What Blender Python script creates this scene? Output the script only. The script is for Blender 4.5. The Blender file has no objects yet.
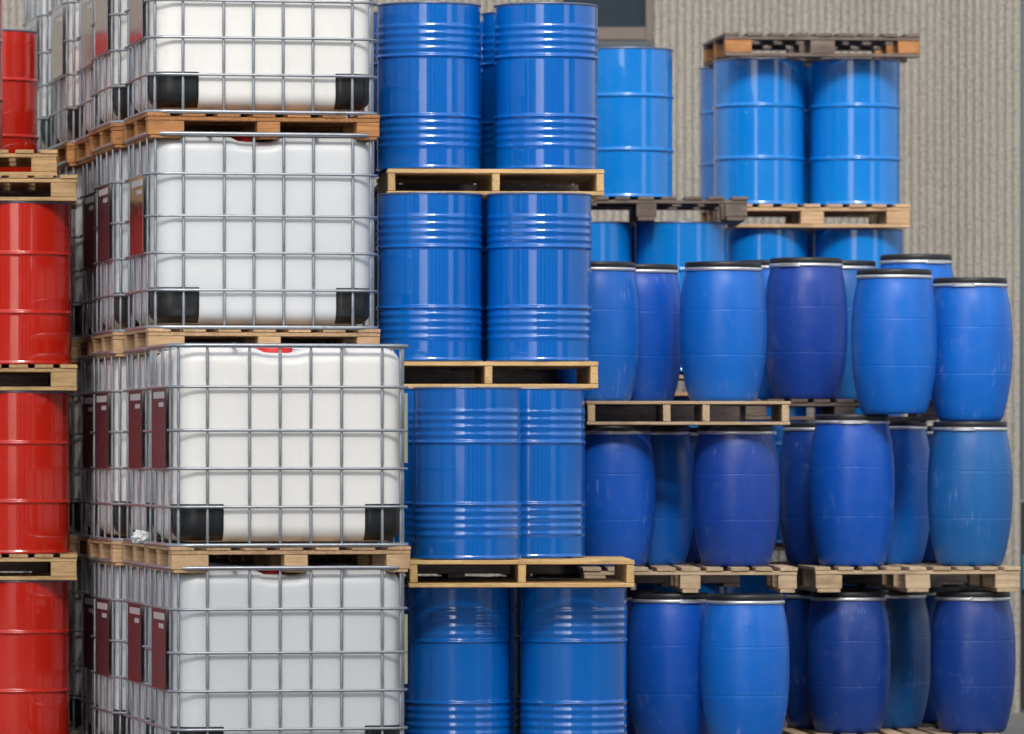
import bpy, bmesh, math, random
from mathutils import Vector, Matrix
random.seed(7)
R = math.radians
scene = bpy.context.scene
C = scene.collection

# ------------------------------------------------------------ camera
F = 6000.0                       # focal length in picture pixels
EYE = 1.7
cam_d = bpy.data.cameras.new('camera'); cam = bpy.data.objects.new('camera', cam_d); C.objects.link(cam)
cam.location = (0, 0, EYE); cam.rotation_euler = (R(90), 0, 0)
cam_d.sensor_width = 36; cam_d.lens = 36*F/1024
cam_d.shift_y = 91/1024
cam_d.clip_start = 1; cam_d.clip_end = 900
cam_d.dof.use_dof = True; cam_d.dof.focus_distance = 30.9; cam_d.dof.aperture_fstop = 2.6
scene.camera = cam

# ------------------------------------------------------------ light
SUN_EL, SUN_AZ = 38, 5          # azimuth: degrees to the right of straight behind the camera
w = bpy.data.worlds.new('World'); scene.world = w; w.use_nodes = True
nt = w.node_tree; nt.nodes.clear()
sky = nt.nodes.new('ShaderNodeTexSky'); sky.sky_type = 'NISHITA'; sky.sun_disc = False
sky.sun_elevation = R(SUN_EL); sky.sun_rotation = R(180-SUN_AZ)
sky.air_density = 1.0; sky.dust_density = 3.0; sky.ozone_density = 1.0
hs = nt.nodes.new('ShaderNodeHueSaturation'); hs.inputs['Saturation'].default_value = 0.38
bg = nt.nodes.new('ShaderNodeBackground'); bg.inputs['Strength'].default_value = 0.15
ow = nt.nodes.new('ShaderNodeOutputWorld')
nt.links.new(sky.outputs[0], hs.inputs['Color']); nt.links.new(hs.outputs[0], bg.inputs['Color']); nt.links.new(bg.outputs[0], ow.inputs['Surface'])
sd = bpy.data.lights.new('sun', 'SUN'); so = bpy.data.objects.new('sun', sd); C.objects.link(so)
sd.energy = 1.5; sd.angle = R(13); sd.color = (1.0, .95, .88)
az = R(SUN_AZ); el = R(SUN_EL)
sdir = Vector((math.sin(az)*math.cos(el), -math.cos(az)*math.cos(el), math.sin(el)))
so.rotation_euler = sdir.to_track_quat('Z', 'Y').to_euler()
so.location = sdir*40
scene.view_settings.view_transform = 'Standard'; scene.view_settings.look = 'None'
scene.view_settings.gamma = 1; scene.view_settings.use_curve_mapping = False
scene.view_settings.exposure = 0.58
scene.render.engine = 'CYCLES'
scene.cycles.max_bounces = 8

# ------------------------------------------------------------ materials
def new_mat(name):
    m = bpy.data.materials.new(name); m.use_nodes = True
    n = m.node_tree; b = n.nodes['Principled BSDF']
    return m, n, b
def N(n, t, **kw):
    x = n.nodes.new(t)
    for k, v in kw.items():
        if k in x.inputs: x.inputs[k].default_value = v
        else: setattr(x, k, v)
    return x
def coords(n, scale=(1,1,1), jitter=True):
    tc = N(n, 'ShaderNodeTexCoord'); mp = N(n, 'ShaderNodeMapping'); mp.inputs['Scale'].default_value = scale
    n.links.new(tc.outputs['Object'], mp.inputs['Vector'])
    if jitter:
        oi = N(n, 'ShaderNodeObjectInfo'); ml = N(n, 'ShaderNodeMath', operation='MULTIPLY'); ml.inputs[1].default_value = 37.0
        cx = N(n, 'ShaderNodeCombineXYZ'); n.links.new(oi.outputs['Random'], ml.inputs[0])
        for i in range(3): n.links.new(ml.outputs[0], cx.inputs[i])
        n.links.new(cx.outputs[0], mp.inputs['Location'])
    return mp.outputs[0]
def mix(n, fac, a, b, mode='MIX'):
    x = N(n, 'ShaderNodeMix', data_type='RGBA', blend_type=mode)
    for sock, v in ((x.inputs[0], fac), (x.inputs[6], a), (x.inputs[7], b)):
        if hasattr(v, 'is_output') or isinstance(v, bpy.types.NodeSocket): n.links.new(v, sock)
        elif isinstance(v, (int, float)): sock.default_value = v
        else: sock.default_value = (*v, 1)
    return x.outputs[2]
def ramp(n, src, stops):
    r = N(n, 'ShaderNodeValToRGB'); e = r.color_ramp.elements
    while len(e) < len(stops): e.new(.5)
    for i, (p, c) in enumerate(stops):
        e[i].position = p; e[i].color = (*c, 1) if not isinstance(c, (int, float)) else (c, c, c, 1)
    n.links.new(src, r.inputs[0]); return r.outputs[0]
def noise(n, vec, scale, detail=4, rough=.55):
    x = N(n, 'ShaderNodeTexNoise'); x.inputs['Scale'].default_value = scale; x.inputs['Detail'].default_value = detail; x.inputs['Roughness'].default_value = rough
    n.links.new(vec, x.inputs['Vector']); return x.outputs[0]
def bump(n, b, src, strength, dist=.01):
    x = N(n, 'ShaderNodeBump'); x.inputs['Strength'].default_value = strength; x.inputs['Distance'].default_value = dist
    n.links.new(src, x.inputs['Height']); n.links.new(x.outputs[0], b.inputs['Normal'])
def scuffs(n, base, tint, v, lo=.62, hi=.72, amount=.5):
    a = noise(n, v, 5, 6, .7); m1 = ramp(n, a, [(lo, 0.0), (hi, 1.0)])
    v2 = coords(n, (30, 30, 3)); c2 = noise(n, v2, 2.0, 5, .7); m2 = ramp(n, c2, [(.5, 0.0), (.7, 1.0)])
    mm = mix(n, 1.0, m1, m2, 'MULTIPLY')
    k = N(n, 'ShaderNodeMath', operation='MULTIPLY'); k.inputs[1].default_value = amount
    n.links.new(mm, k.inputs[0])
    return mix(n, k.outputs[0], base, tint)

def paint(name, col, col2, rough=.16):
    m, n, b = new_mat(name)
    v = coords(n, (1, 1, 1))
    base = mix(n, noise(n, v, 2.2, 3), col, col2)
    base = scuffs(n, base, tuple(min(1, c*1.3+.05) for c in col), v, .6, .75, .35)
    n.links.new(base, b.inputs['Base Color'])
    b.inputs['Specular IOR Level'].default_value = .3; b.inputs['Coat Weight'].default_value = .9; b.inputs['Coat Roughness'].default_value = .03; b.inputs['Coat IOR'].default_value = 1.65
    rr = ramp(n, noise(n, v, 6, 5), [(.3, rough*.7), (.75, rough*1.7)]); n.links.new(rr, b.inputs['Roughness'])
    v2 = coords(n, (1, 1, .35)); bump(n, b, noise(n, v2, 5.5, 3), .5, .014)
    return m
def plastic(name, col, col2, rough=.36, scuff=.4):
    m, n, b = new_mat(name)
    v = coords(n); v2 = coords(n, (1, 1, .3))
    oi = N(n, 'ShaderNodeObjectInfo')
    base = mix(n, ramp(n, noise(n, v2, 3.5, 5), [(.3, 0.0), (.7, 1.0)]), col, col2)
    base = scuffs(n, base, (.35, .48, .85), v, .55, .66, scuff)
    dust = ramp(n, noise(n, v, 16, 8, .75), [(.55, 0.0), (.8, .22)])
    base = mix(n, dust, base, (.22, .28, .42))
    n.links.new(base, b.inputs['Base Color'])
    n.links.new(ramp(n, noise(n, v, 9, 4), [(.3, rough*.8), (.7, rough*1.25)]), b.inputs['Roughness'])
    bump(n, b, noise(n, v2, 7, 4), .25, .006)
    return m
def wood(name, dark, light, axis='x'):
    m, n, b = new_mat(name)
    sc = (1.6, 26, 26) if axis == 'x' else (26, 1.6, 26)
    g = noise(n, coords(n, sc), 3.0, 6, .65)
    col = mix(n, ramp(n, g, [(.32, 0.0), (.68, 1.0)]), dark, light)
    geo = N(n, 'ShaderNodeNewGeometry')
    vr = ramp(n, geo.outputs['Random Per Island'], [(0, .76), (1, 1.0)])
    col = mix(n, 1.0, col, vr, 'MULTIPLY')
    st = ramp(n, noise(n, coords(n), 5, 6, .7), [(.5, 0.0), (.78, .7)])
    col = mix(n, st, col, tuple(c*.35 for c in dark))
    n.links.new(col, b.inputs['Base Color']); b.inputs['Roughness'].default_value = .8
    bump(n, b, g, .5, .004)
    return m
def metal(name, col, rough, metallic=1.0, spots=(.3,.3,.3), amt=.4):
    m, n, b = new_mat(name)
    v = coords(n)
    base = mix(n, ramp(n, noise(n, v, 14, 5, .7), [(.45, 0.0), (.75, amt)]), col, spots)
    n.links.new(base, b.inputs['Base Color']); b.inputs['Metallic'].default_value = metallic
    n.links.new(ramp(n, noise(n, v, 20, 3), [(.3, rough*.7), (.7, rough*1.3)]), b.inputs['Roughness'])
    return m
def plain(name, col, rough=.6, var=.85):
    m, n, b = new_mat(name)
    v = coords(n)
    n.links.new(mix(n, noise(n, v, 8, 5), tuple(c*var for c in col), col), b.inputs['Base Color']); b.inputs['Roughness'].default_value = rough
    return m

M = {}
M['blue'] = paint('blue_gloss_paint', (.0, .115, .48), (.0, .15, .58))
M['sky_blue'] = paint('light_blue_gloss_paint', (.0, .175, .60), (.004, .225, .68), .24)
M['red'] = paint('red_gloss_paint', (.42, .010, .004), (.52, .018, .006), .2)
M['p_blue'] = plastic('bright_blue_plastic', (.003, .115, .52), (.006, .16, .65))
M['p_violet'] = plastic('violet_blue_plastic', (.006, .044, .28), (.011, .060, .36))
M['p_royal'] = plastic('royal_blue_plastic', (.003, .078, .44), (.006, .105, .55))
M['p_teal'] = plastic('teal_blue_plastic', (.008, .10, .34), (.014, .14, .42))
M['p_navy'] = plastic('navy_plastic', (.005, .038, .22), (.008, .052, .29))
M['p_deep'] = plastic('deep_teal_plastic', (.004, .07, .26), (.008, .10, .33))
M['lid'] = plain('black_lid_plastic', (.022, .024, .028), .42, .6)
M['clamp'] = metal('galvanised_clamp', (.80, .82, .84), .42, .8, (.5, .48, .45), .3)
M['chime'] = metal('worn_rim', (.14, .20, .34), .35, .5, (.4, .3, .25), .5)
M['cage'] = metal('galvanised_cage', (.40, .43, .47), .38, .8, (.3, .32, .34), .6)
M['plate'] = metal('red_reflection_plate', (.10, .042, .055), .38, .35, (.10, .042, .055), .0)  # mirrored red of the drums put into the plate colour
M['plate_bright'] = metal('zinc_label_plate', (.52, .50, .52), .2, 1, (.4, .36, .38), .3)
M['sticker'] = plain('white_sticker', (.55, .55, .57), .5)
M['ink'] = plain('grey_print', (.2, .2, .22), .6)
M['yellow'] = plain('yellow_label', (.62, .60, .30), .5)
M['guard'] = plain('black_corner_plastic', (.018, .020, .022), .35, .6)
M['cap'] = plain('red_cap_plastic', (.62, .02, .02), .4)
WOODS = {}
for nm, d, l in (('fresh', (.64, .38, .14), (.88, .61, .28)), ('tan', (.50, .30, .15), (.74, .51, .30)),
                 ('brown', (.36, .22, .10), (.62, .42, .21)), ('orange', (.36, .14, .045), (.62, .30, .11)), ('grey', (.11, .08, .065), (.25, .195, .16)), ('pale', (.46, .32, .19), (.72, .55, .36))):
    WOODS[nm] = (wood(nm+'_wood_along', d, l, 'x'), wood(nm+'_wood_across', d, l, 'y'))

def hdpe(name, c1, c2):
    m, n, b = new_mat(name)
    v = coords(n, (1, 1, .5))
    base = mix(n, ramp(n, noise(n, v, 2.2, 5), [(.3, 0.0), (.7, 1.0)]), c1, c2)
    base = mix(n, ramp(n, noise(n, coords(n, (6, 6, .8)), 2, 6, .7), [(.58, 0.0), (.8, .35)]), base, (.62, .60, .55))
    n.links.new(base, b.inputs['Base Color']); b.inputs['Roughness'].default_value = .38
    b.inputs['Subsurface Weight'].default_value = .0
    bump(n, b, noise(n, coords(n, (1, 1, .6)), 4.5, 3), .6, .014)
    return m
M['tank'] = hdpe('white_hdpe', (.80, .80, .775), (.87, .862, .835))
M['tank_shaded'] = hdpe('shaded_white_hdpe', (.60, .635, .66), (.68, .705, .725))  # greyer copy of the white plastic, shade of its tiers put into the colour

# wall: real ribs carry the shape, noise breaks their faces up
m, n, b = new_mat('ribbed_concrete')
v = coords(n, (1, 1, 1), False)
big = noise(n, coords(n, (1, 1, .35), False), .9, 5)
fine = noise(n, coords(n, (1, 1, .8), False), 55, 6, .75)
base = mix(n, ramp(n, big, [(.3, 0.0), (.7, 1.0)]), (.42, .39, .335), (.51, .48, .425))
base = mix(n, ramp(n, fine, [(.40, .7), (.55, 0.0)]), base, (.19, .17, .15))
n.links.new(base, b.inputs['Base Color']); b.inputs['Roughness'].default_value = .9
bump(n, b, fine, 1.0, .02); M['wall'] = m
m, n, b = new_mat('yard_concrete')
v = coords(n, (1, 1, 1), False)
base = mix(n, noise(n, v, .4, 6), (.13, .13, .125), (.20, .195, .185))
base = mix(n, ramp(n, noise(n, v, 45, 5, .7), [(.4, .4), (.6, 0.0)]), base, (.07, .07, .07))
n.links.new(base, b.inputs['Base Color']); b.inputs['Roughness'].default_value = .85
bump(n, b, noise(n, v, 60, 4), .6, .01); M['ground'] = m
M['glass'] = plain('window_glass', (.03, .045, .055), .06); M['glass'].node_tree.nodes['Principled BSDF'].inputs['Specular IOR Level'].default_value = .4
M['frame'] = plain('brown_window_frame', (.15, .12, .10), .45)
M['sill'] = plain('grey_sill', (.36, .33, .30), .4)
M['door'] = plain('blue_grey_door', (.13, .15, .155), .5)
M['dark'] = plain('black_rubber', (.02, .02, .022), .7)
M['teal'] = plain('teal_panel', (.02, .17, .30), .5)
M['pale_panel'] = plain('pale_metal_panel', (.72, .74, .76), .5)
M['dark_panel'] = plain('dark_metal_panel', (.07, .08, .09), .5)

# ------------------------------------------------------------ mesh helpers
def link(name, bm, mats, parent=None, smooth=False):
    me = bpy.data.meshes.new(name); bm.normal_update(); bm.to_mesh(me); bm.free()
    for mm in (mats if isinstance(mats, (list, tuple)) else [mats]): me.materials.append(mm)
    if smooth:
        for p in me.polygons: p.use_smooth = True
    o = bpy.data.objects.new(name, me); C.objects.link(o); o.parent = parent
    return o
def box(bm, x0, x1, y0, y1, z0, z1, bev=0, mi=0, jit=0):
    vs = [bm.verts.new((x + random.uniform(-jit, jit), y + random.uniform(-jit, jit), z + random.uniform(-jit, jit)*.4)) for x in (x0, x1) for y in (y0, y1) for z in (z0, z1)]
    fs = [bm.faces.new([vs[i] for i in q]) for q in ((0,1,3,2), (4,6,7,5), (0,4,5,1), (2,3,7,6), (0,2,6,4), (1,5,7,3))]
    for f in fs: f.material_index = mi
    if bev:
        es = list({e for f in fs for e in f.edges})
        r = bmesh.ops.bevel(bm, geom=es, offset=bev, segments=1, affect='EDGES')
        for f in r['faces']: f.material_index = mi
def lathe(bm, prof, seg=56, mi=0, closed_top=False, closed_bot=False):
    rings = []
    for (r, z) in prof:
        rings.append([bm.verts.new((r*math.cos(2*math.pi*i/seg), r*math.sin(2*math.pi*i/seg), z)) for i in range(seg)])
    for a, b_ in zip(rings, rings[1:]):
        for i in range(seg):
            f = bm.faces.new((a[i], a[(i+1) % seg], b_[(i+1) % seg], b_[i])); f.material_index = mi; f.smooth = True
    if closed_bot: bm.faces.new(rings[0][::-1]).material_index = mi
    if closed_top: bm.faces.new(rings[-1]).material_index = mi
def tube(bm, pts, r, seg=6, closed=False, radii=None, flat=1.0):
    n_ = len(pts); rings = []
    for i, p in enumerate(pts):
        p = Vector(p)
        a = Vector(pts[(i-1) % n_]) if (closed or i > 0) else p
        c = Vector(pts[(i+1) % n_]) if (closed or i < n_-1) else p
        t = (c-a).normalized()
        up = Vector((0, 0, 1)) if abs(t.z) < .9 else Vector((0, 1, 0))
        s = t.cross(up).normalized(); u = s.cross(t)
        rr = radii[i] if radii else r
        rings.append([bm.verts.new(p + s*math.cos(2*math.pi*k/seg)*rr + u*math.sin(2*math.pi*k/seg)*rr*flat) for k in range(seg)])
    for i in range(n_ if closed else n_-1):
        a, b_ = rings[i], rings[(i+1) % n_]
        for k in range(seg):
            f = bm.faces.new((a[k], a[(k+1) % seg], b_[(k+1) % seg], b_[k])); f.smooth = True
    if not closed: bm.faces.new(rings[0]); bm.faces.new(rings[-1][::-1])

def tag(o, label=None, cat=None, group=None, kind=None):
    if label:
        o['label'] = label
        nw = len(label.split())
        if not 4 <= nw <= 16: print('LABEL LENGTH', nw, label)
    if cat: o['category'] = cat
    if group: o['group'] = group
    if kind: o['kind'] = kind
    return o
def empty(name):
    o = bpy.data.objects.new(name, None); C.objects.link(o); o.empty_display_size = .2; return o
protos = {}
def copy_tree(o, parent=None):
    c = o.copy(); C.objects.link(c); c.parent = parent
    for ch in list(o.children): copy_tree(ch, c)
    return c
def get(key, builder):
    """first use returns the built thing itself, later uses a copy of it with its parts"""
    if key not in protos:
        protos[key] = builder(); return protos[key]
    return copy_tree(protos[key])
def X(px, Y): return (px-512)/F*Y
def set_colour(root, part, mat):
    for ch in root.children:
        if ch.name.split('.')[0] == part:
            ch.material_slots[0].link = 'OBJECT'; ch.material_slots[0].material = mat

# ------------------------------------------------------------ setting
bm = bmesh.new(); s = 400
vs = [bm.verts.new(p) for p in ((-s, -s, 0), (s, -s, 0), (s, s, 0), (-s, s, 0))]; bm.faces.new(vs)
tag(link('ground', bm, M['ground']), kind='structure')

WY = 40.0
def build_wall():
    root = empty('ribbed_wall'); root.location = (0, WY, 0)
    tag(root, 'beige grey concrete wall with rough vertical ribs behind the stacks', 'wall')
    bm = bmesh.new(); pitch = .0522; xr = X(1020, WY); xl = -7.0; H = 8.0
    wx0, wx1, wz0 = X(556, WY), X(653, WY), EYE + (458-47)/F*WY
    def panel(x0, x1, z0, z1):
        k = max(1, int(round((x1-x0)/pitch))); p = (x1-x0)/k; prof = []
        for i in range(k):
            a = x0+i*p; d = random.uniform(-.003, .003)
            prof += [(a, .0), (a+p*.10, .0), (a+p*.22, -.018+d), (a+p*.84, -.019+d), (a+p*.96, .0)]
        prof.append((x1, 0.0))
        lo = [bm.verts.new((x, y, z0)) for x, y in prof]; hi = [bm.verts.new((x, y, z1)) for x, y in prof]
        for i in range(len(prof)-1): bm.faces.new((lo[i], lo[i+1], hi[i+1], hi[i]))
    panel(xl, wx0, 0, H); panel(wx0, wx1, 0, wz0); panel(wx1, xr, 0, H)
    box(bm, xl, wx0, .03, .3, 0, H); box(bm, wx0, wx1, .03, .3, 0, wz0-.002); box(bm, wx1, xr-.001, .03, .3, 0, H)
    link('wall_face', bm, M['wall'], root)
    fr = bmesh.new(); ft = .05
    box(fr, wx1-ft, wx1, -.03, .1, wz0+.04, 7.5, .004); box(fr, wx0, wx0+ft, -.03, .1, wz0+.04, 7.5, .004)
    box(fr, wx0+ft, wx1-ft, -.03, .1, wz0+.045, wz0+.13, .004); 
    f = link('window_frame', fr, M['frame'], root)
    g = bmesh.new(); box(g, wx0+ft, wx1-ft, .035, .05, wz0+.13, 7.5); link('pane', g, M['glass'], f)
    sl = bmesh.new(); box(sl, wx0-.01, wx1+.01, -.07, .1, wz0-.005, wz0+.038, .004); link('sill_shadow', sl, M['dark_panel'], root)  # box coloured dark to stand in for the shadow under the window
build_wall()
def build_door():
    x0 = X(1021, WY)
    root = empty('side_door'); root.location = (x0, WY, 0)
    tag(root, 'blue grey metal door strip at the right edge beyond the ribbed wall', 'door')
    bm = bmesh.new(); box(bm, .004, 3, .02, .1, EYE+(458-500)/F*WY*1.0, 8, .004); link('upper_panel', bm, M['door'], root)
    bm = bmesh.new(); box(bm, .004, 3, .04, .1, 0.02, EYE+(458-502)/F*WY, .004); link('lower_panel', bm, M['dark'], root)
    bm = bmesh.new(); box(bm, .01, 3, .0, .035, EYE+(458-590)/F*WY, EYE+(458-555)/F*WY, .004); link('kick_stripe', bm, M['teal'], root)
build_door()

# unseen halls added to stripe the drum reflections and shade the lower tiers
def build_across(x0, x1, y, h, dep, panels, label):
    root = empty('added_hall'); root.location = ((x0+x1)/2, y, 0); tag(root, label, 'building')
    hw = (x1-x0)/2
    bm = bmesh.new(); box(bm, -hw, hw, -dep, 0, 0, h, .05); link('wall', bm, M['dark_panel'], root)
    n_ = panels; st = 2*hw/max(1, n_)
    for i in range(n_):
        b2 = bmesh.new(); box(b2, -hw+st*(i+.22), -hw+st*(i+.7), .02, .12, .3, h-.6, .02); link('reflection_panel', b2, M['pale_panel'], root)
build_across(-3.5, 34, -6, 30.8, 10, 6, 'tallest unseen hall behind the photographer, added to shade the lower tiers, right of the gap')  # unseen, its height set to keep sun off the lower tiers
build_across(-34, -21, -8, 15, 10, 3, 'narrow tall unseen hall added for drum reflections, left of the gap behind the photographer')
build_across(-46, -30, 6, 10, 8, 2, 'low wide unseen hall added far left for drum reflections')
build_across(44, 60, 8, 12, 9, 2, 'low wide unseen hall added far right for drum reflections')

# ------------------------------------------------------------ pallets
def stringer_pallet(wood_, W=1.165, D=1.2, T=.14, posts=None, bt=.022):
    """top boards run left to right, thin stringers run back"""
    def b():
        al, ac = WOODS[wood_]; root = empty('pallet')
        posts_ = posts or [0.0, .5, 1.0]
        bm = bmesh.new(); nb = 9; bw = .098
        for i in range(nb):
            y = i*(D-bw)/(nb-1); e = random.uniform(0, .006)
            box(bm, -W/2+e, W/2-random.uniform(0, .006), -D/2+y, -D/2+y+bw, T-bt, T, .002, jit=.0015)
        link('deck', bm, al, root)
        for p in posts_:
            bm = bmesh.new(); x = -W/2+.004+p*(W-.008-.040)
            box(bm, x, x+.040, -D/2+.004, D/2-.004, bt+.0012, T-bt-.0012, .003, jit=.001); link('stringer', bm, ac, root)
        bm = bmesh.new()
        for i in range(4):
            y = i*(D-bw)/3; box(bm, -W/2+random.uniform(0, .006), W/2-.003, -D/2+y+.002, -D/2+y+bw, 0, bt, .002, jit=.0015)
        link('base_boards', bm, al, root)
        return root
    return b
def block_pallet(wood_, W=1.2, D=1.0, T=.14, bw_=(.145, .12, .12), deck_ends=True, base_along=False, block_wood=None):
    """deck boards run back, their ends show above a long bearer board that rests on nine blocks"""
    def b():
        al, ac = WOODS[wood_]; bl = WOODS[block_wood or wood_][0]
        root = empty('pallet'); t = .02; bt = .02
        bm = bmesh.new(); nb = 9
        wd = .095
        for i in range(nb):
            x = -W/2 + i*(W-wd)/(nb-1); e = random.uniform(-.004, .004)
            box(bm, x, x+wd*random.uniform(.9, 1.08) if i < nb-1 else x+wd, -D/2+e, D/2+e, T-t, T, .002, jit=.001)
        link('deck', bm, ac, root)
        bm = bmesh.new()
        for y in (-D/2+.006, -.05, D/2-.106): box(bm, -W/2+.003, W/2-.003, y, y+.1, T-2*t-.001, T-t-.001, .002, jit=.001)
        link('bearer', bm, al, root)
        z0, z1 = bt+.001, T-2*t-.002
        for y in (-D/2+.008, -.05, D/2-.108):
            for (x0, ww) in ((-W/2+.005, bw_[0]), (-bw_[1]/2, bw_[1]), (W/2-.005-bw_[2], bw_[2])):
                bm = bmesh.new(); box(bm, x0, x0+ww, y, y+.1, z0, z1, .003, jit=.0015); link('block', bm, bl, root)
        bm = bmesh.new()
        if base_along:
            for y in (-D/2+.006, -.05, D/2-.106): box(bm, -W/2+.003, W/2-.003, y, y+.1, 0, bt, .002, jit=.001)
            link('base_boards', bm, al, root)
        else:
            for (x0, ww) in ((-W/2+.005, bw_[0]), (-bw_[1]/2, bw_[1]), (W/2-.005-bw_[2], bw_[2])): box(bm, x0+.01, x0+ww-.01, -D/2+.004, D/2-.004, 0, bt, .002, jit=.001)
            link('base_boards', bm, ac, root)
        return root
    return b
def put(root, fl_px, Y, yaw, W, D, z, turn=0):
    """stand a thing with its front left corner seen at fl_px, Y metres away"""
    a = R(yaw); cx = X(fl_px, Y) + math.cos(a)*W/2 - math.sin(a)*D/2; cy = Y + math.sin(a)*W/2 + math.cos(a)*D/2
    root.location = (cx, cy, z); root.rotation_euler = (0, 0, a+R(turn))
def pallet(key, builder, fl_px, Y, yaw, W, D, z, label, group=None, turn=0):
    r = get(key, builder); put(r, fl_px, Y, yaw, W, D, z, turn); tag(r, label, 'pallet', group)
    return r

# ------------------------------------------------------------ steel drums
DH = .89
def steel_drum(mat, beads):
    def b():
        root = empty('steel_drum'); r = .277; h = DH
        prof = [(r-.01, .0), (r+.003, .0), (r+.0045, .006), (r+.003, .014), (r, .018), (r, .021), (r, .030)]
        feats = []
        if beads:
            for f in (.145, .19, .235, .28, .725, .77, .815, .86): feats.append((h*(1-f), .0042, .0185))
        for f in (.322, .683): feats.append((h*(1-f), .0090, .0145))
        feats.sort()
        zs = sorted({round(z + wz*t/5, 5) for z, a, wz in feats for t in range(-5, 6)} | {round(z + sg*(wz + .004), 5) for z, a, wz in feats for sg in (-1, 1)})
        for z in zs:
            rr = r + max(a*(math.cos((z-zc)/wz*math.pi)*.5+.5) if abs(z-zc) < wz else 0 for zc, a, wz in feats)
            if prof[-1][1] < z - .0015: prof.append((rr, z))
        prof += [(r, h-.03), (r, h-.02), (r, h-.012)]
        bm = bmesh.new(); lathe(bm, prof, 72)
        # welded side seam
        body = link('body', bm, mat, root, True)
        bm = bmesh.new(); lathe(bm, [(r, h-.012), (r+.004, h-.010), (r+.0045, h-.004), (r+.002, h), (r-.006, h), (r-.010, h-.004), (r-.010, h-.022)], 72); link('rim', bm, M['chime'], root, True)
        bm = bmesh.new(); lathe(bm, [(r-.011, h-.022), (r-.03, h-.018), (.02, h-.018)], 48, closed_top=True)
        link('top', bm, mat, root)
        for (bx, by, br) in ((.18, 0, .035), (-.19, 0, .022)):
            bm = bmesh.new(); lathe(bm, [(br, h-.018), (br, h-.006), (br*.8, h-.004)], 16, closed_top=True); bmesh.ops.translate(bm, verts=bm.verts, vec=(bx, by, 0)); link('bung', bm, M['clamp'], root)
        return root
    return b
def drum(kind, px, Y, z, label, group=None, rot=None):
    beads = kind == 'blue'
    r = get('drum_'+kind, steel_drum(M[kind], beads))
    r.location = (X(px, Y), Y, z); r.rotation_euler = (0, 0, random.uniform(0, 6.28) if rot is None else rot)
    return tag(r, label, 'steel drum', group)

# ------------------------------------------------------------ plastic drums
def plastic_drum(H):
    def b():
        root = empty('plastic_drum')
        P = [(0, .165), (.006, .178), (.03, .190), (.10, .206), (.20, .2225), (.30, .2345), (.42, .241), (.55, .2425), (.66, .240), (.76, .2335), (.84, .2245), (.89, .2155), (.925, .208), (.955, .2055)]
        def rad(t):
            for (a, ra), (c, rc) in zip(P, P[1:]):
                if t <= c:
                    u = (t-a)/(c-a); u = u if a < .04 else u
                    return ra+(rc-ra)*u
            return P[-1][1]
        prof = [(.02, .004), (.165, .004), (.172, .0)]
        ts = [.006, .015, .03] + [.05+.9*i/44 for i in range(45)]
        for g in (.335, .655): ts += [g-.004, g, g+.004]
        ts.sort()
        for t in ts:
            rr = sum(rad(min(.955, max(.006, t+d))) for d in (-.03, 0, .03))/3 if t > .04 else rad(t)
            if abs(t-.335) < 1e-6 or abs(t-.655) < 1e-6: rr -= .0013
            prof.append((rr, t*H))
        bm = bmesh.new(); lathe(bm, prof, 64, closed_bot=True)
        link('body', bm, M['p_blue'], root, True)
        bm = bmesh.new()
        lathe(bm, [(.2065, .950*H), (.211, .955*H), (.2115, H-.012), (.209, H-.003), (.203, H), (.196, H-.002), (.190, H-.012), (.165, H-.016), (.15, H-.010), (.02, H-.008)], 56, closed_top=True)
        link('lid', bm, M['lid'], root, True)
        bm = bmesh.new(); zc = .950*H-.002
        lathe(bm, [(.207, zc-.010), (.2135, zc-.010), (.2165, zc-.004), (.2165, zc+.004), (.2135, zc+.009), (.207, zc+.009)], 56)
        ring = link('clamp_ring', bm, M['clamp'], root, True)
        bm = bmesh.new(); n_ = 10; a0 = -.32; a1 = .32; rings = []
        for i in range(n_+1):
            a = a0+(a1-a0)*i/n_; ro = .2225 if 0 < i < n_ else .2175
            rings.append([bm.verts.new((q*math.cos(a), q*math.sin(a), zc+z)) for q, z in ((.216, -.011), (ro, -.009), (ro, .007), (.216, .010))])
        for a, c in zip(rings, rings[1:]):
            for k in range(4): bm.faces.new((a[k], a[(k+1) % 4], c[(k+1) % 4], c[k]))
        bm.faces.new(rings[0]); bm.faces.new(rings[-1][::-1]); bmesh.ops.recalc_face_normals(bm, faces=bm.faces)
        link('latch', bm, M['clamp'], ring)
        return root
    return b
def pdrum(colour, px, Y, z, H, label, rot=60, group='blue plastic drums with clamp ring lids'):
    r = get('pd_%.3f' % H, plastic_drum(H))
    r.location = (X(px, Y), Y, z); r.rotation_euler = (0, 0, R(rot))
    set_colour(r, 'body', M['p_'+colour])
    return tag(r, label, 'plastic drum', group)

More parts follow.
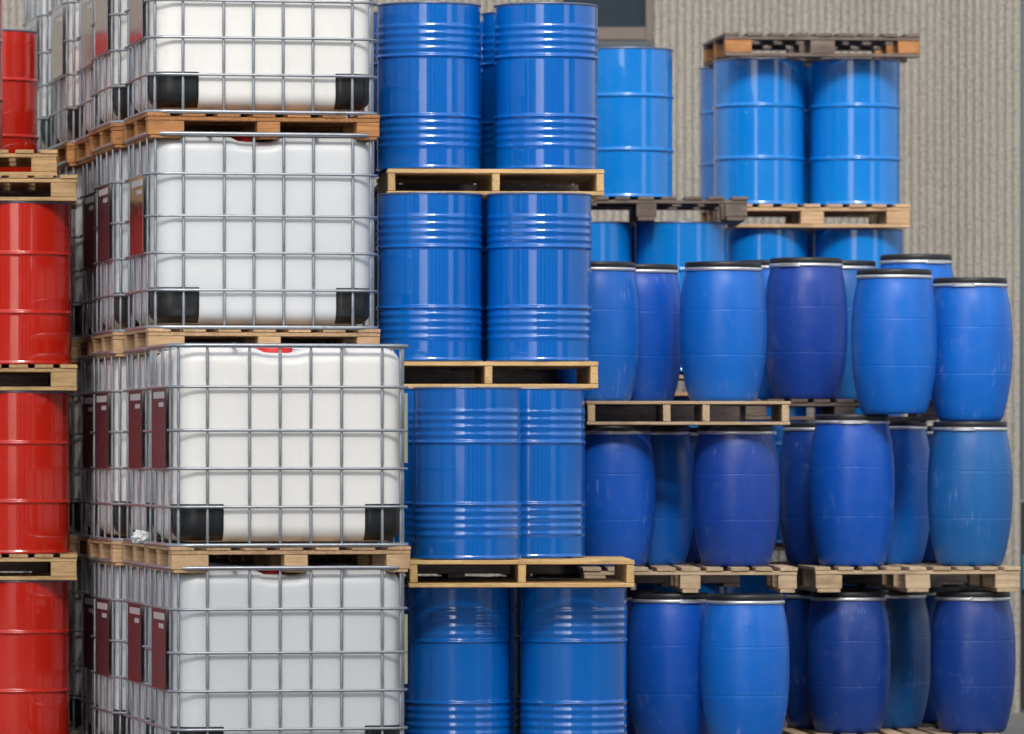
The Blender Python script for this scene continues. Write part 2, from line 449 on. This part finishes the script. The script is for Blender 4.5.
# ------------------------------------------------------------ caged tanks
CW, CD, CH = 1.235, 1.0, 1.12          # cage width, depth, pitch between tiers
PT = .135                            # pallet height
RAILS = [-.003, .19, .383, .576, .795, 1.003]   # from the cage foot
FX = [.193, .407, .563, .72, .877, 1.085]
def axis_pts(half, r, inner):
    k = 5
    a = [-half + r*i/k for i in range(k)]
    mid = [-(half-r) + 2*(half-r)*i/inner for i in range(inner+1)]
    return a + mid + [-q for q in a[::-1]]
TR = .12                             # plan radius of the tank's upright edges
def tank_mesh():
    hw, hd, hh, r = .581, .462, .490, .085
    bm = bmesh.new(); ax = (axis_pts(hw, TR, 22), axis_pts(hd, TR, 10), axis_pts(hh, r, 16)); hs_ = (hw, hd, hh)
    grid = {}
    def V(p):
        k = tuple(round(c, 5) for c in p)
        if k in grid: return grid[k]
        x, y, z = p
        qx = max(-(hw-TR), min(hw-TR, x)); qy = max(-(hd-TR), min(hd-TR, y)); vx, vy = x-qx, y-qy
        L = math.hypot(vx, vy)
        if abs(vx) > 1e-7 and abs(vy) > 1e-7:
            m_ = max(abs(vx), abs(vy))/L; vx *= m_; vy *= m_; L = math.hypot(vx, vy)
        if L > 1e-7: nx_, ny_ = vx/L, vy/L; de = TR-L
        else: nx_ = ny_ = 0; de = TR
        x, y = qx+vx, qy+vy
        A = r-de; B = abs(z)-(hh-r)
        if A > 1e-7 and B > 1e-7:
            m_ = max(A, B)/math.hypot(A, B); x -= nx_*(A-A*m_); y -= ny_*(A-A*m_); z = math.copysign(hh-r+B*m_, z)
        out = Vector((x, y, z))
        if abs(abs(p[1])-hd) < 1e-4: out.y += math.copysign(.005*max(0, math.cos(x/hw*1.4)*math.cos(z/hh*1.4)), p[1])
        if abs(abs(p[0])-hw) < 1e-4: out.x += math.copysign(.004*max(0, math.cos(y/hd*1.4)*math.cos(z/hh*1.4)), p[0])
        if z > hh-.11 and y < .14:
            u = max(0, 1-(abs(x+.04)/.13)**4) if abs(x+.04) < .13 else 0
            out.z -= .026*u*min(1, (z-(hh-.11))/.08)
        grid[k] = bm.verts.new(out); return grid[k]
    for a in range(3):
        b_, c = (a+1) % 3, (a+2) % 3
        for sgn in (-1, 1):
            for i in range(len(ax[b_])-1):
                for j in range(len(ax[c])-1):
                    q = []
                    for (ii, jj) in ((i, j), (i+1, j), (i+1, j+1), (i, j+1)):
                        p = [0, 0, 0]; p[a] = sgn*hs_[a]; p[b_] = ax[b_][ii]; p[c] = ax[c][jj]; q.append(V(p))
                    if sgn < 0: q = q[::-1]
                    try: bm.faces.new(q)
                    except ValueError: pass
    bmesh.ops.translate(bm, verts=bm.verts, vec=(0, 0, PT+.022+hh))
    bmesh.ops.recalc_face_normals(bm, faces=bm.faces)
    return bm
def rrect(hw, hd, r, z, k=5):
    pts = []
    for cx, cy, a0 in ((hw-r, hd-r, 0), (-(hw-r), hd-r, 90), (-(hw-r), -(hd-r), 180), (hw-r, -(hd-r), 270)):
        for i in range(k+1):
            a = R(a0+90*i/k); pts.append((cx+r*math.cos(a), cy+r*math.sin(a), z))
    return pts
def tote(variant):
    def b():
        root = empty('caged_tank')
        link('tank', tank_mesh(), M['tank'], root, True)
        hw, hd = CW/2-.008, CD/2-.008; zf = PT+.008
        bm = bmesh.new()
        for i, z in enumerate(RAILS):
            rr = .0074 if 0 < i < len(RAILS)-1 else .0115
            tube(bm, rrect(hw, hd, .11, zf+z, 7), rr, 8, True)
        def upright(x, y, ztop=None):
            ptsz = []; rad = []
            zt = RAILS[-1] if ztop is None else ztop
            zs = sorted(set([z for z in RAILS if z <= zt+.001]))
            for j, z in enumerate(zs):
                if j: ptsz += [z-.028, z-.016]; rad += [.0084, .0064]
                ptsz.append(z); rad.append(.0062)
                if j < len(zs)-1: ptsz += [z+.016, z+.028]; rad += [.0064, .0084]
            tube(bm, [(x, y, zf+z) for z in ptsz], .008, 8, False, rad)
        ins = .014
        for fx in FX:
            upright(-CW/2+fx, -hd+ins); upright(-CW/2+fx, hd-ins)
        for fy in (.15, .42, .68, .86):
            upright(-hw+ins, -CD/2+fy); upright(hw-ins, -CD/2+fy)
        for sx in (-1, 1):
            for sy in (-1, 1):
                q = .11*(1-math.cos(R(45))); upright(sx*(hw-q-ins*.7), sy*(hd-q-ins*.7))
        for x in (-.28, .28): tube(bm, [(x, -hd, zf+RAILS[-1]+.004), (x, hd, zf+RAILS[-1]+.004)], .011, 8)
        link('cage', bm, M['cage'], root, True)
        # black corner guards hug the tank's lower corners
        for sx in (-1, 1):
            for sy in (-1, 1):
                bm = bmesh.new(); r = .085; tw, td = .581, .462; rows = []
                lenx = .155 if sx < 0 else .115
                for zi in range(8):
                    z = .006 + .185*zi/7; inset = r-math.sqrt(max(0, r*r-max(0, r-z)**2)); off = .0075-inset
                    row = []
                    R_ = TR; path = [(tw-r-lenx, td+off)] + [(tw-(R_+r+lenx)/2, td+off)]
                    path += [(tw-R_+(R_+off)*math.sin(R(90*i/8)), td-R_+(R_+off)*math.cos(R(90*i/8))) for i in range(9)]
                    path += [(tw+off, td-R_-.05)]
                    for (px_, py_) in path: row.append(bm.verts.new((sx*px_, sy*py_, PT+.022+z)))
                    rows.append(row)
                for a, c in zip(rows, rows[1:]):
                    for i in range(len(a)-1): bm.faces.new((a[i], a[i+1], c[i+1], c[i])).smooth = True
                bmesh.ops.recalc_face_normals(bm, faces=bm.faces)
                bmesh.ops.solidify(bm, geom=bm.faces[:], thickness=.004)
                link('corner_guard', bm, M['guard'], root)
        bm = bmesh.new(); zt = PT+.022+.98-.045
        lathe(bm, [(.12, zt), (.12, zt+.012), (.105, zt+.016), (.105, zt+.05), (.098, zt+.056)], 28, closed_top=True)
        bmesh.ops.translate(bm, verts=bm.verts, vec=(-.04, -.12, 0)); link('cap', bm, M['cap'], root)
        # label plate with stickers on the left side
        z1 = zf+RAILS[4]-.004; z0 = zf+RAILS[2]+.004; xo = -CW/2-.003
        bm = bmesh.new(); box(bm, xo-.0025, xo, -CD/2+.13, -CD/2+.63, z0, z1, .0008)
        pl = link('label_plate', bm, M['plate'], root)
        bm = bmesh.new(); box(bm, xo-.0045, xo-.0027, -CD/2+.17, -CD/2+.55, z1-.052, z1-.018); st = link('sticker', bm, M['sticker'], pl)
        bm = bmesh.new(); box(bm, xo-.0045, xo-.0027, -CD/2+.20, -CD/2+.36, z1-.095, z1-.072); link('sticker', bm, M['sticker'], pl)
        # yellow corner label, right side
        bm = bmesh.new(); box(bm, -.022, .022, -.001, .001, zf+RAILS[2]+.03, zf+RAILS[4]-.03)
        bmesh.ops.rotate(bm, verts=bm.verts, matrix=Matrix.Rotation(R(62), 3, 'Z')); bmesh.ops.translate(bm, verts=bm.verts, vec=(CW/2-.020, -CD/2+.062, 0))
        if variant == 'near': link('corner_label', bm, M['yellow'], root)
        else: bm.free()
        # the pallet the cage is bolted to
        wn = {'near': 'tan', 'orange': 'orange'}.get(variant, 'tan'); al, ac = WOODS[wn]
        bm = bmesh.new(); W = CW-.01; D = CD-.01
        for i in range(7): x = -W/2+i*(W-.12)/6; box(bm, x, x+.12, -D/2, D/2, PT-.020, PT-.002, .002, jit=.001)
        for y in (-D/2+.004, -.05, D/2-.104): box(bm, -W/2+.002, W/2-.002, y, y+.1, PT-.041, PT-.0215, .002)
        dk = link('pallet_deck', bm, ac, root)
        cols = ((-W/2+.003, .19), (-.035, .12), (W/2-.003-.12, .12))
        for y in (-D/2+.006, -.05, D/2-.106):
            for (x0, ww) in cols:
                bm = bmesh.new(); box(bm, x0, x0+ww, y, y+.1, .019, PT-.042, .003, jit=.0015); link('block', bm, al, dk)
        bm = bmesh.new()
        for (x0, ww) in cols: box(bm, x0+.012, x0+ww-.012, -D/2+.01, D/2-.01, .003, .018, .002)
        link('base_boards', bm, ac, dk)
        return root
    return b
YAW = 11.3
TIER = ['bottom tier', 'third tier from the top', 'second tier from the top', 'top tier']
ORD = {3: 'third', 4: 'fourth', 5: 'fifth', 6: 'sixth'}
fx0, fy0 = X(170, 30.1), 30.1
ya = R(YAW)
lat = {1: 0, 2: .02, 3: -.02, 4: .03, 5: -.01, 6: -.05}
for col in range(1, 7):
    for k in range(4):
        if col == 1 and k > 1: continue
        variant = 'near' if col == 1 else ('orange' if k == 3 else 'far')
        r = get('tote_'+variant, tote(variant))
        j = random.uniform(-.008, .008) if col > 1 else 0
        d = (col-1)*1.03
        flx = fx0 - math.sin(ya)*d + math.cos(ya)*(lat[col]+j); fly = fy0 + math.cos(ya)*d + math.sin(ya)*(lat[col]+j)
        yw = ya + R(random.uniform(-.5, .5) if col > 2 else 0)
        r.location = (flx + math.cos(yw)*CW/2 - math.sin(yw)*CD/2, fly + math.sin(yw)*CW/2 + math.cos(yw)*CD/2, k*CH)
        r.rotation_euler = (0, 0, yw)
        if col == 1: lb = ['shaded grey white tank in wire cage, nearest one at the bottom of the picture', 'bright white caged tank, nearest and widest, directly above the shaded bottom one'][k]
        elif col == 2 and k == 3: lb = 'highest white caged tank facing the camera, standing on an orange brown wooden pallet'
        elif col == 2 and k == 2: lb = 'white caged tank facing the camera between the highest one and the widest one'
        elif col == 2: lb = 'caged tank just behind the nearest one, only its side visible, ' + TIER[k]
        else: lb = 'white caged tank side, %s in the line going back, %s' % (ORD[col], TIER[k])
        set_colour(r, 'tank', M['tank_shaded' if k in (0, 2) else 'tank'])
        set_colour(r, 'label_plate', M['plate' if k < 2 or (k == 2 and col > 2) else 'plate_bright'])
        tag(r, lb, 'caged tank', 'white tanks in wire cages')

# ------------------------------------------------------------ red drum stack, left edge
GP = 'wooden pallets in the drum stacks'
TN = ['bottom', 'second lowest', 'third lowest']
red_p = block_pallet('brown', 1.2, 1.15, .142, (.14, .13, .14), base_along=True)
S1 = DH+.144
for k in range(4):
    lab = ['brown wooden pallet under the lowest red drum', 'wooden pallet between the lowest and middle red drums at the left edge', 'wooden pallet between the middle and upper red drums at the left edge',
           'wooden pallet lying on the topmost front red drum, lower of two stacked pallets'][k]
    pr = pallet('red_p', red_p, 77-1.2*184-(4 if k == 0 else 0), 32.62, 4.3, 1.2, 1.15, k*S1, lab, GP)
    if k < 3:
        drum('red', 21-(2 if k != 2 else 0), 32.98, k*S1+.144, 'glossy red steel drum at the left edge, %s of the three full ones' % ['lowest', 'middle', 'highest'][k], 'red steel drums')
        drum('red', 17, 33.62, k*S1+.144, 'red steel drum right behind the %s front red drum' % ['lowest', 'middle', 'highest'][k], 'red steel drums')
        drum('red', -88, 33.0, k*S1+.144, 'red steel drum beyond the left edge beside the %s front one' % ['lowest', 'middle', 'highest'][k], 'red steel drums')
pallet('red_p', red_p, 57-1.2*183, 32.75, 4.4, 1.2, 1.15, 3*S1+.143, 'upper of two pallets stacked on the front red drums', GP)
drum('red', -48, 33.05, 3*S1+.143*2, 'red steel drum sliver on the two stacked pallets at the upper left corner', 'red steel drums')
# second red stack behind
for k in range(4):
    pallet('red_r', stringer_pallet('grey', 1.15, 1.2, .142), 47-1.2*175, 34.0, 2.0, 1.2, 1.15, k*S1, 'wooden pallet darkened for shade in the rear red stack, ' + ['on the ground', 'second from below', 'third from below', 'topmost'][k], GP, 90)  # dark wood stands in for the shade seen through the pallet openings
    drum('red', (14, 14, 14, -11)[k], 34.3, k*S1+.144, 'red steel drum of the rear stack, ' + ['lowest', 'second from below', 'third from below', 'highest, against the ribbed wall'][k], 'red steel drums')

# ------------------------------------------------------------ ribbed blue drum stack, centre
GB = 'ribbed blue steel drums in the centre stack'
sp = stringer_pallet('fresh')
for k, (fl, Y, yaw, lab) in enumerate([(404, 31.05, 3, 'fresh pine pallet on the ground under the bottom pair of ribbed blue drums'),
        (409, 30.88, 2.0, 'fresh pine pallet, lowest visible one, wider than the drums on it'),
        (378, 31.58, 3, 'fresh pine pallet between the second and third rows of ribbed blue drums'),
        (387, 31.98, 4, 'fresh pine pallet under the topmost pair of ribbed blue drums')]):
    pallet('string', sp, fl, Y, yaw, 1.165, 1.2, k*S1, lab, GP)
RW = ['bottom row', 'third row from the top', 'second row from the top', 'top row']
drum('blue', 457.5, 31.4, .144, 'ribbed blue steel drum, left one of the bottom row', GB)
drum('blue', 573.5, 31.4, .144, 'ribbed blue steel drum, right one of the bottom row', GB)
drum('blue', 467, 31.18, S1+.144, 'ribbed blue steel drum in the third row down, front one overlapping its neighbour', GB)
drum('blue', 532, 31.64, S1+.144, 'ribbed blue steel drum in the third row down, partly hidden right one', GB)
drum('blue', 427, 31.72, S1+.144, 'ribbed blue drum sliver beside the widest caged tank, third row down', GB)
drum('blue', 430, 31.88, 2*S1+.144, 'ribbed blue steel drum, left one of the second row down', GB)
drum('blue', 539, 31.9, 2*S1+.144, 'ribbed blue steel drum, right one of the second row down', GB)
drum('blue', 429, 32.28, 3*S1+.144, 'ribbed blue steel drum, left one of the top pair', GB)
drum('blue', 546, 32.32, 3*S1+.144, 'ribbed blue steel drum, right one of the top pair', GB)
drum('blue', 532, 32.9, 3*S1+.144, 'ribbed blue steel drum seen in the gap behind the top pair', GB)
drum('blue', 421, 32.88, 3*S1+.144, 'ribbed blue steel drum hidden behind the left one of the top pair', GB)

for k, lv in enumerate(['bottom', 'third', 'second']):
    for px, sd_ in ((424 + (k == 1)*10, 'left'), ((566, 505, 531)[k], 'right')):
        if k == 1 and sd_ == 'left': continue
        drum('blue', px + (k == 1)*0, (32.0, 32.25, 32.48)[k], k*S1+.144, 'ribbed blue steel drum in the dark behind the %s row down, %s side' % (lv, sd_) if k else 'ribbed blue steel drum in the dark behind the bottom row, %s side' % sd_, GB)
for k, lv in enumerate(['bottom', 'second', 'third', 'top']):
    pallet('string_rear', stringer_pallet('grey'), 385, 33.25, 4, 1.165, 1.2, k*S1, 'pallet darkened for shade in the rear rank of the ribbed drum stack, %s level from below' % lv, GP, 90)  # wood colour darkened so the openings in front look shaded
    for px, sd_ in ((438, 'left'), (537, 'right')):
        drum('blue', px, 33.62, k*S1+.144, 'ribbed blue steel drum of the dark rear rank, %s level, %s side' % (lv, sd_), GB)
# ------------------------------------------------------------ smooth blue drums behind
GS = 'smooth light blue steel drums at the back'
gp = block_pallet('grey', 1.2, 1.0, .142, (.12, .12, .13), base_along=False)
tp = block_pallet('tan', 1.2, 1.0, .142, (.14, .14, .14), base_along=True)
gtp = block_pallet('grey', 1.2, 1.0, .142, (.16, .15, .13), base_along=True, block_wood='orange')
H3 = ['on the ground', 'second from below']
for k in range(3):
    pallet('tanp', tp, 545, 35.4, 2, 1.2, 1.0, k*S1, 'hidden pallet of the rear smooth drum stack, ' + ['on the ground', 'second', 'third'][k], GP)
    pallet('tanp', tp, 716, 36.45, 3, 1.2, 1.0, k*S1, 'hidden pallet of the far right smooth drum stack, ' + ['on the ground', 'second', 'third'][k], GP)
    nm = ['lowest layer', 'middle layer'][k] if k < 2 else None
    if k < 2:
        drum('sky_blue', 585, 35.75, k*S1+.144, 'smooth blue steel drum out of sight behind plastic drums, left, ' + nm, GS)
        drum('sky_blue', 681, 35.8, k*S1+.144, 'smooth blue steel drum out of sight behind plastic drums, right, ' + nm, GS)
        drum('sky_blue', 762, 36.8, k*S1+.144, 'smooth blue steel drum out of sight, far stack, left, ' + nm, GS)
        drum('sky_blue', 858, 36.85, k*S1+.144, 'smooth blue steel drum out of sight, far stack, right, ' + nm, GS)
drum('sky_blue', 585, 35.75, 2*S1+.144, 'smooth blue drum top under the dark grey pallet, left one', GS)
drum('sky_blue', 681, 35.8, 2*S1+.144, 'smooth blue drum top under the dark grey pallet, right one', GS)
drum('sky_blue', 762, 36.8, 2*S1+.144, 'smooth blue drum top under the tan pallet, left one', GS)
drum('sky_blue', 858, 36.85, 2*S1+.144, 'smooth blue drum top under the tan pallet, right one', GS)
pallet('greyp', gp, 545, 35.4, 1.5, 1.2, 1.0, 3*S1, 'dark weathered grey pallet under the lone smooth blue drum', GP)
pallet('tanp', tp, 714, 36.45, 3, 1.2, 1.0, 3*S1, 'tan wooden pallet under the pair of smooth blue drums', GP)
drum('sky_blue', 626, 35.8, 3*S1+.144, 'lone smooth light blue steel drum below the window', GS)
drum('sky_blue', 759, 36.8, 3*S1+.144, 'smooth light blue drum, left of the pair topped by a pallet', GS)
drum('sky_blue', 855, 36.85, 3*S1+.144, 'smooth light blue drum, right of the pair topped by a pallet', GS)
drum('sky_blue', 800, 37.5, 3*S1+.144, 'smooth light blue drum behind the gap of the pallet topped pair', GS)
drum('sky_blue', 803, 37.5, 2*S1+.144, 'smooth light blue drum behind the gap under the tan pallet', GS)
drum('sky_blue', 640, 36.38, 2*S1+.144, 'smooth light blue drum behind the gap under the dark grey pallet', GS)
drum('sky_blue', 744, 37.5, 3*S1+.144, 'smooth light blue drum sliver behind the left one of the pallet topped pair', GS)
pallet('gtp', gtp, 725, 36.35, 6, 1.2, 1.0, 3*S1+.144+DH+.001, 'weathered pallet with orange corner blocks lying on top of the highest right drums', GP)
for o in protos['gtp'].children:
    if o.name.startswith('block') and abs(sum(v.co.x for v in o.data.vertices)/len(o.data.vertices)) < .1: o.data.materials[0] = WOODS['grey'][0]

# ------------------------------------------------------------ plastic drums, left stack
pb = block_pallet('pale', 1.17, .95, .138, (.12, .11, .10), base_along=False)
pbp = lambda *a: pallet('palep', pb, *a)
pallet('palep', pb, 585, 32.25, 2, 1.17, .95, 0, 'pale pallet on the ground under the left plastic drums', GP)
pdrum('blue', 745, 32.58, .142, .82, 'bright blue plastic drum at the bottom, front one with a black lid', 120)
pdrum('royal', 671, 32.88, .142, .82, 'royal blue plastic drum at the bottom beside the ribbed steel drums', 300)
pdrum('violet', 619, 33.4, .142, .82, 'violet plastic drum sliver between bottom steel drum and royal blue plastic drum', 200)
pbp(583, 32.62, 2, 1.17, .95, .966, 'pale pallet above the two bottom front plastic drums')
pdrum('royal', 612, 33.1, 1.105, .775, 'scuffed blue plastic drum beside the ribbed steel drums, middle level', 250)
pdrum('blue', 652, 33.55, 1.105, .775, 'blue plastic drum behind, between scuffed and violet drums at middle level', 130)
pdrum('violet', 736, 33.08, 1.105, .775, 'violet blue plastic drum at middle level under the thin stringer pallet', 10)
sp4 = stringer_pallet('pale', 1.12, .95, .13, [0.005, .39, .59, .995], .017)
pallet('string4', sp4, 586, 32.75, 1.2, 1.12, .95, 1.881, 'thin wooden pallet with four stringers under the upper left plastic drums', GP)
pdrum('blue', 597, 33.2, 2.012, .77, 'bright blue plastic drum partly hidden by ribbed steel drums, upper level', 40)
pdrum('royal', 640, 33.62, 2.012, .77, 'royal blue plastic drum standing behind two brighter ones, upper level', 170)
pdrum('blue', 723, 33.18, 2.012, .77, 'bright blue plastic drum, full front one on the four stringer pallet', 80)

# ------------------------------------------------------------ plastic drums, right stack
pallet('palep2', block_pallet('pale', 1.17, 1.0, .142, (.15, .14, .14), base_along=False), 797, 33.7, 4, 1.17, 1.0, 0, 'pale pallet on the ground under the right plastic drums', GP)
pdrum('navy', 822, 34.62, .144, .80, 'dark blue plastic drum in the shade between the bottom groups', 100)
pdrum('navy', 848, 34.08, .144, .80, 'navy blue plastic drum, left front one of the bottom right trio', 90)
pdrum('deep', 889, 34.7, .144, .80, 'dark teal plastic drum at the bottom between two navy ones', 150)
pdrum('navy', 973, 34.12, .144, .80, 'navy blue plastic drum in the bottom right corner', 280)
pallet('palep2', None, 815, 33.72, 5, 1.17, 1.0, .945, 'pale pallet above the bottom right trio of plastic drums', GP)
pdrum('navy', 820, 34.55, 1.088, .82, 'dark blue plastic drum behind the tall royal blue one, middle level', 40)
pdrum('royal', 852, 34.08, 1.088, .86, 'tall royal blue plastic drum, its lid carrying another drum', 265)
pdrum('blue', 890, 34.76, 1.088, .83, 'bright blue plastic drum behind, between tall royal blue and teal ones', 120)
pdrum('teal', 970, 34.18, 1.088, .82, 'teal blue plastic drum at middle level on the right edge', 255)
gpp = block_pallet('grey', 1.16, .95, .12, (.12, .12, .12), base_along=True)
pallet('greypp', gpp, 745, 34.62, 2, 1.16, .95, 1.920, 'grey pallet under the large violet drum of the upper level', GP)
pdrum('violet', 806, 34.88, 2.041, .82, 'violet blue plastic drum standing on the grey pallet, upper level', 240)
pdrum('blue', 773, 35.32, 2.041, .82, 'blue plastic drum peeking between the bright blue and violet drums', 330)
pdrum('teal', 840, 35.4, 2.041, .82, 'teal plastic drum sliver behind the violet drum, upper level', 200)
pdrum('blue', 916, 35.35, 2.041, .855, 'light blue plastic drum at the back, only its top showing', 300)
pdrum('blue', 894, 33.93, 1.950, .815, 'bright blue plastic drum standing directly on lids, left of the upper right pair', 100)
pdrum('blue', 970, 34.22, 1.910, .815, 'bright blue plastic drum on the teal one, right of the upper right pair', 255)

# rear ranks of the plastic drum stacks, mostly in the dark
for k, z in enumerate([0, .966, 1.88]):
    pallet('rear_p', stringer_pallet('grey', 1.0, 1.15, .138), 538, 34.02, 2, 1.15, 1.0, z, 'pallet darkened for shade in the rear rank behind the left plastic drums, ' + ['ground', 'middle', 'upper'][k], GP, 90)  # shade behind the front pallets put into the dark wood colour
    if k < 2:
        for px, nm in ((590, 'left'), (688, 'right')):
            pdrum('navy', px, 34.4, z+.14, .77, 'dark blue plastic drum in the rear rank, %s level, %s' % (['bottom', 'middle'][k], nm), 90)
for k, z in enumerate([0, .945]):
    pallet('rear_p', None, 806, 35.0, 3, 1.15, 1.0, z, 'pallet darkened for shade in the rear rank behind the right plastic drums, ' + ['ground', 'middle'][k], GP, 90)
    for px, nm in ((838, 'left'), (924, 'middle'), (952, 'right')):
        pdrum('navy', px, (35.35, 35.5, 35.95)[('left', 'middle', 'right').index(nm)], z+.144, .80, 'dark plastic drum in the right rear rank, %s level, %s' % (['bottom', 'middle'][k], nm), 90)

# a scrap of torn film caught under the tanks
bm = bmesh.new(); bmesh.ops.create_icosphere(bm, subdivisions=3, radius=.05)
for v_ in bm.verts: v_.co = Vector((v_.co.x*.9, v_.co.y*.8, max(-.03, v_.co.z*.75)))*(1+random.uniform(-.28, .28))
o = link('plastic_scrap', bm, M['pale_panel']); o.location = (X(141, 31.0), 31.0, CH+PT+.035)
tag(o, 'crumpled white plastic scrap on the pallet beside the widest caged tank', 'scrap')
